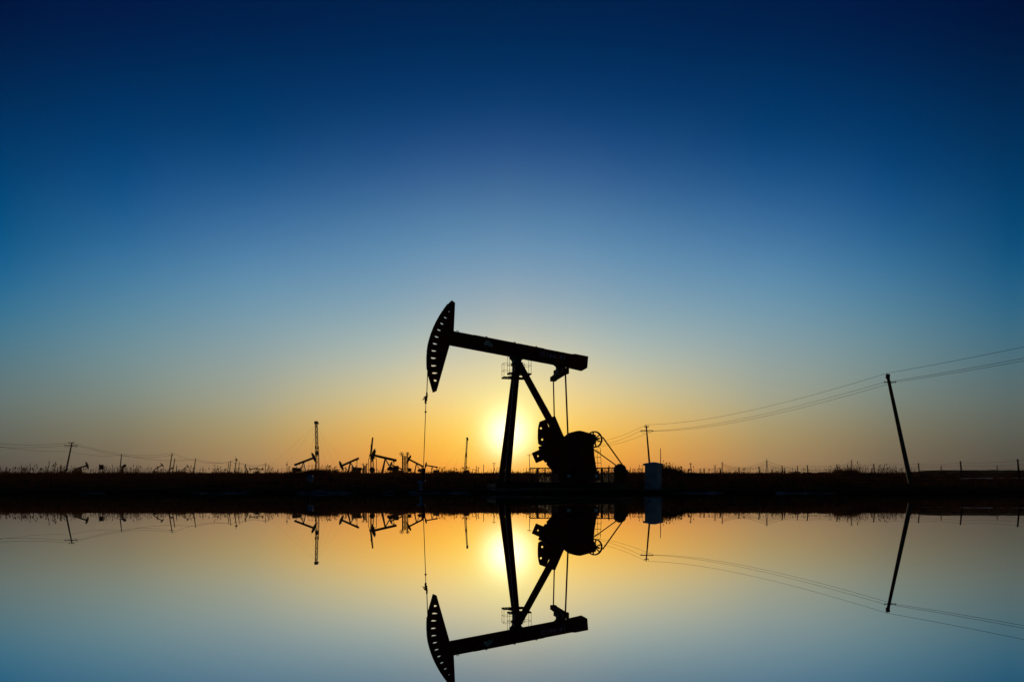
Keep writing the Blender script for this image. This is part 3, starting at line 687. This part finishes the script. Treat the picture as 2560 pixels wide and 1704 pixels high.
# ------------------------------------------------------------------ lattice masts (workover rigs)
def lattice(mb, a, b, w0, w1, n, th, full=True):
    a, b = Vector(a), Vector(b)
    cs = [(-1,-1),(1,-1),(1,1),(-1,1)]
    def pt(c, t): p = a.lerp(b, t); w = (w0 + (w1-w0)*t)/2; return p + Vector((c[0]*w, c[1]*w, 0))
    for c in cs: mb.bar(pt(c, 0), pt(c, 1), th)
    for i in range(n):
        t0, t1 = i/n, (i+1)/n
        for j in ((0, 1, 2, 3) if full else (0, 2)):
            c, d = cs[j], cs[(j+1) % 4]
            mb.bar(pt(c, t1), pt(d, t1), th*.6)
            mb.bar(pt(c if i % 2 else d, t0), pt(d if i % 2 else c, t1), th*.6)
def rig(px_b, px_t, py_t, D, w, label, mid, guys, n):
    g0 = on(px_b, D); k = D/F; o = thing('drilling_mast', label, 'drilling rig', g0, 0, 'lattice drilling masts'); v = at(px_t, py_t, D) - g0
    mb = MB(); lattice(mb, (0,0,-.5), v*.55, w*1.0*k, w*.9*k, n, .32*k*3, False); mb.build('lower_mast', LATT, o)
    mb = MB(); lattice(mb, v*.5, v, w*.72*k, w*.62*k, n, .3*k*3, False); mb.build('upper_mast', LATT, o)
    MB().prism([(v.x - w*.55*k, v.z - 1.5*k), (v.x - w*.5*k, v.z + 5.5*k), (v.x + w*.5*k, v.z + 5.5*k), (v.x + w*.85*k, v.z - 1.5*k)], -w*.5*k, w*.5*k).build('crown_block', LATT, o)
    mv = v*mid; MB().box(mv, (w*.75*k, w*.7*k, 9*k)).box(mv*.93, (w*.9*k, w*.8*k, 4*k)).build('travelling_block', LATT, o)
    MB().tube([v + Vector((0,0,-2*k)), (v.x*.3 - w*k*.2, 0, .5)], .3*k, 5).build('hoist_line', WIRE, o)
    for (gx, gy, off) in guys:
        e = on(gx, D + off) - g0; MB().tube([v + Vector((0,0,-3*k)), e], .08*k, 4).build('guy_wire', WIRE, o)
    MB().box((w*1.2*k, 0, .9), (w*2.6*k, 2.6, 1.8)).build('carrier', LATT, o, bevel=.1)
    return o
rig(794, 790.5, 1058, 300, 7.5, 'tall upright lattice drilling mast with dark crown block, highest thing on the left', .42, ((655,1183,-10),(700,1183,10),(819,1183,-60),(846,1183,-40),(876,1183,20),(768,1183,-60)), 9)
rig(1162, 1168, 1098, 350, 4.2, 'leaning orange-lit lattice mast between the pumpjack head rod and its front legs', .56, ((1100,1183,-20),(1128,1183,20),(1225,1183,-20),(1150,1183,-50)), 7)
# bright boom beside the portal frame
D = 240; g0 = on(930, D); k = D/F
o = thing('portal_hoist', 'portal frame with slim slanted boom catching the sun, left of the largest far pumpjack', 'hoist', g0)
z = lambda py: at(930, py, D).z - g0.z
mb = MB(); mb.tube([(-8.5*k,0,0),(-8.5*k,0,z(1146)),(-7.8*k,0,z(1144.6)),(10.2*k,0,z(1144.6)),(10.9*k,0,z(1146)),(10.9*k,0,0)], .75*k, 8); mb.build('portal_frame', STEEL, o)
mb = MB(); lattice(mb, (.5*k,0,0), (-.5*k,0,z(1138)), 9*k, 5*k, 6, .8*k); mb.build('tower', LATT, o)
MB().tube([(-4*k,0,z(1141)), (-.5*k,0,z(1113)), (1.8*k,0,z(1093))], [2.1*k,2.3*k,1.8*k], 10).build('boom', STEEL, o)
MB().box((-2.0*k,0,z(1114)), (3.2*k,3*k,3*k)).build('boom_head', STEEL, o); MB().box((-6.5*k,0,z(1139)),(1*k,1*k,8*k)).build('antenna', STEEL, o)
MB().tube([(3.1*k,-.3,z(1092)),(1.6*k,-.3,z(1118)),(.4*k,-.3,z(1140))], .35*k, 6).build('hydraulic_ram', mat('polished_steel', (.7,.66,.6), .25, .5, 1), o)
MB().cyl((.6*k,0,z(1174)), 7*k, 4*k, 20, 'y').build('drum', STEEL, o)
# twin-wheel towers
def tower(px, py_t, D, sc, label, wheels=True):
    g0 = on(px, D); k = D/F*sc; o = thing('pumping_tower', label, 'pumping unit', g0, 0, 'twin-headed pumping towers'); h = at(px, py_t, D).z - g0.z
    for xx in (-3.5, 3.8): mb = MB(); lattice(mb, (xx*k,0,0), (xx*k,0,h-10*k), 4.6*k, 4.6*k, 7, 1.2*k); mb.build('tower_column', LATT, o)
    MB().bar((-7*k,0,0), (-7*k,0,h-8*k), 2*k, 2*k).build('side_column', STEEL, o)
    for x, r in ((-8.5, 5.5), (6, 4.6)):
        c = Vector((x*k, 0, h - r*k)); mb = MB().ring(c, (r-.9)*k, r*k, 1.2*k, 30)
        for q in range(12 if wheels else 4): a = R(q*30 + 8); mb.bar(c, c + Vector((math.cos(a),0,math.sin(a)))*(r-.5)*k, .3*k)
        mb.cyl(c, 2.2*k, 1.6*k, 14); mb.bar(c, (x*.75*k + .5*k, 0, h - 13*k), 2*k, 2*k); mb.build('wheel', STEEL, o)
    return o
tower(1013, 1129, 300, 1.0, 'pumping tower with two spoked wheels on top, right of the largest far pumpjack')
o = tower(913, 1157, 420, .62, 'small pumping tower with twin heads left of the portal frame', False)
D = 300; b = on(1024, D); k = D/F; o = thing('hanging_weight_box', 'square dark latticed weight box beside the spoked-wheel tower', 'weight box', at(1024, 1174, D))
MB().box((0,0,0), (8*k, 6*k, 8.5*k)).build('box', STEEL, o, bevel=.1)
for i in (-1, 0, 1): MB().box((i*2.6*k,-3.05*k,0), (.5*k,.3*k,8.5*k)).build('slat', LATT, o); MB().box((0,-3.2*k,i*2.8*k), (8*k,.3*k,.5*k)).build('slat', LATT, o); MB().tube([(-2*k,0,4*k),(-4*k,0,34*k)], .25*k, 5).build('hoist_line', WIRE, o)
# dark field units seen end on among the reeds (left)
for (px, w, yt, D, lab, nb) in ((254,8,1161,300,'squat dark tank on legs standing alone among the reeds',0),(308,13,1159,300,'dark round-headed pumping unit seen end on behind the bare leaning pole',1)):
    g0 = on(px, D); k = D/F; h = at(px, yt, D).z - g0.z; o = thing('field_unit', lab, 'oilfield unit', g0)
    if nb == 0:
        MB().box((0,0,h*.72), (w*k, w*k*.8, h*.55)).build('tank', RED, o, bevel=.2)
        for s in (-1,1): MB().bar((s*w*k*.35,0,0), (s*w*k*.35,0,h*.5), .5*k*2).build('leg', STEEL, o)
        MB().bar((-w*k*.75,0,0), (-w*k*.75,0,h*1.1), .6*k*1.5).build('pipe', STEEL, o)
    else:
        MB().bar((-w*k*.2,0,0), (-w*k*.1,0,h*.8), 4*k, 3*k).build('post', RED, o); MB().cyl((w*k*.3,0,h*.82), 3.4*k, 4*k, 18).build('wheel', RED, o); MB().box((0,0,h*.7), (w*k*.7,3*k,3*k)).build('cross_head', RED, o)
# valve manifold at the near shore on the left
D = 46; k = D/F; g0 = on(776, D)
mf = thing('valve_cabinet', 'pale blue valve cabinet on a dark post at the left shore below the drilling mast', 'valve cabinet', (at(776,1200,D).x, D, g0.z))
zz = lambda py: at(776, py, D).z - g0.z
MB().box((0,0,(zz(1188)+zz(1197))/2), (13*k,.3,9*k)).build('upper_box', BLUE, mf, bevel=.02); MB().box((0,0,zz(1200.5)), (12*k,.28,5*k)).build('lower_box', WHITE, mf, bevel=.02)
MB().box((-4*k,.0,zz(1203)/2), (.18,.18,zz(1203))).build('post', STEEL, mf)
pr = thing('pipe_rail', 'dark pipe railing with rounded corners at the left shore', 'railing', (at(707,1200,D).x, D+.3, g0.z))
w = 81*k; mb = MB(); mb.tube([(0,0,0),(0,0,zz(1199)),(.1,0,zz(1197.5)),(w-.2,0,zz(1197.5)),(w,0,zz(1200)),(w,0,0)], .03, 8); mb.build('top_rail', STEEL, pr)
mb = MB(); mb.tube([(w*.35,-.5,zz(1217.5)),(w*1.32,-.5,zz(1217.5)),(w*1.36,-.5,zz(1219)),(w*1.36,-.5,0)], .03, 8); mb.build('lower_rail', STEEL, pr)
# ------------------------------------------------------------------ reeds
prof = [(0,1166),(60,1167),(150,1165),(210,1170),(260,1168),(330,1163),(370,1168),(420,1173),(500,1172),(560,1170),(610,1174),(700,1173),(750,1172),(800,1166),(850,1169),(900,1175),(1000,1177),(1060,1178),(1100,1172),(1150,1170),(1185,1176),(1250,1175),(1300,1177),(1400,1178),(1500,1177),(1560,1174),(1610,1172),(1655,1163),(1690,1165),(1715,1176),(1800,1178),(1890,1177),(1930,1171),(1975,1178),(2050,1176),(2080,1172),(2110,1163),(2150,1166),(2220,1166),(2285,1170),(2310,1182),(2560,1184)]
dens = [(0,1),(700,1),(760,1.6),(830,1.6),(900,1.1),(1090,1.2),(1170,1.2),(1230,.9),(1490,1.2),(1610,1.6),(1700,1.6),(1730,.8),(2060,.8),(2100,1.8),(2150,1.2),(2270,.9),(2300,.35),(2560,.3)]
rm = MB(); pm = MB(); rng = random.Random(3)
N_REED = 24000
for i in range(N_REED):
    px = rng.uniform(-140, 2700); 
    if rng.random() > interp(px, dens)/1.8: continue
    D = rng.uniform(72, 84) if px < 170 and rng.random() < .5 else rng.uniform(80, 150)
    top = interp(px, prof) + 3*math.sin(px*.09) + 2*math.sin(px*.23 + 1); g0 = on(px, D)
    full = at(px, top, D).z - g0.z; full = max(.7, min(2.6, full)); cl_ = .72 + .2*math.sin(px*.31 + D*.2) + .16*math.sin(px*.83 + 2) + .1*math.sin(px*1.9)
    h = full * cl_ * (.30 + .85*rng.random()**1.4 + (.25 if rng.random() < .06 else 0)); h = max(.18, min(h, full*1.25))
    lx, ly = rng.gauss(.05, .07)*h, rng.gauss(0, .05)*h; w = rng.uniform(.012, .026)
    a = rng.uniform(0, math.pi); c, s = math.cos(a)*w, math.sin(a)*w*.4
    p0 = g0; p1 = g0 + Vector((lx*.3, ly, h*.6)); p2 = g0 + Vector((lx, ly, h))
    rm.add([p0 + Vector((-c,-s,0)), p0 + Vector((c,s,0)), p1 + Vector((-c,-s,0))*.8, p1 + Vector((c,s,0))*.8, p2], [(0,1,3,2),(2,3,4)])
    for q in range(rng.choice((1,2,3))):
        t = rng.uniform(.1, .75); b = g0.lerp(p1, t); L_ = rng.uniform(.25,.55)*min(1, h); sx_ = rng.choice((-1,1))
        e = b + Vector((sx_*L_*rng.uniform(.12,.4), rng.uniform(-.1,.1), L_*rng.uniform(.8,1.3))); ww = rng.uniform(.012,.024)
        rm.add([b, b.lerp(e,.5) + Vector((0,0,ww)), e, b.lerp(e,.5) - Vector((0,0,ww))], [(0,1,2,3)])
    if rng.random() < .5 and h > .6:
        sz = rng.uniform(.18, .40); wd = sz*rng.uniform(.10, .20); dirv = Vector((rng.gauss(.22,.25), rng.gauss(0,.2), 1)).normalized()*sz
        sd_ = Vector((wd, 0, -wd*.3))
        pm.add([p2 - dirv*.15, p2 + dirv*.35 + sd_, p2 + dirv, p2 + dirv*.4 - sd_*.8], [(0,1,2,3)])
        pm.add([p2 - dirv*.15, p2 + dirv*.4 + Vector((0,wd,0)), p2 + dirv*.95, p2 + dirv*.4 - Vector((0,wd,0))], [(0,1,2,3)])
for i in range(16000):                     # shorter dense growth that roughens the skyline
    px = rng.uniform(-140, 2700); D = rng.uniform(84, 175); q = math.sin(px*.045 + 1) + .8*math.sin(px*.017 + D*.05) + .6*math.sin(px*.13)
    if rng.random() > interp(px, dens)*.55: continue
    g0 = on(px, D); h = max(.12, (.42 + .22*q)*(.35 + .9*rng.random())); w = rng.uniform(.02, .045)
    t_ = g0 + Vector((rng.gauss(.03, .10), rng.gauss(0, .05), h)); m1 = g0.lerp(t_, .55)
    rm.add([g0 + Vector((-w*.6,0,-.05)), g0 + Vector((w*.6,0,-.05)), m1 + Vector((w,0,0)), t_, m1 - Vector((w,0,0))], [(0,1,2,3,4)])
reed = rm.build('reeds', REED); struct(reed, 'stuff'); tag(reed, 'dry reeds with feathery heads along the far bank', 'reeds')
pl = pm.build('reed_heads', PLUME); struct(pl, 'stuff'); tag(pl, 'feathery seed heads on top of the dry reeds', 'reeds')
# low grass tufts on the bank slope
gm = MB()
for i in range(9000):
    px = rng.uniform(-100, 2660); D = rng.uniform(47, 84); g0 = on(px, D); h = rng.uniform(.12, .5)*(1.0 if D > 58 else .6); w = rng.uniform(.01,.025)
    gm.add([g0 + Vector((-w,0,0)), g0 + Vector((w,0,0)), g0 + Vector((rng.gauss(0,.12), rng.gauss(0,.05), h))], [(0,1,2)])
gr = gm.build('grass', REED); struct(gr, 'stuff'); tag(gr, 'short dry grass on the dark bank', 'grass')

# ------------------------------------------------------------------ dusk haze over the marsh
hm = bpy.data.materials.new('dusk_haze'); hm.use_nodes = True; ht = hm.node_tree; ht.nodes.clear()
ho = ht.nodes.new('ShaderNodeOutputMaterial'); hv = ht.nodes.new('ShaderNodeVolumePrincipled')
hv.inputs['Color'].default_value = (.9, .88, .85, 1); hv.inputs['Density'].default_value = .00003; hv.inputs['Anisotropy'].default_value = .25
ht.links.new(hv.outputs[0], ho.inputs['Volume'])
hz = MB().box((0, 600, 22), (4700, 1700, 50)).build('haze', hm); struct(hz, 'stuff'); tag(hz, 'thin warm dusk haze over the marsh', 'haze')
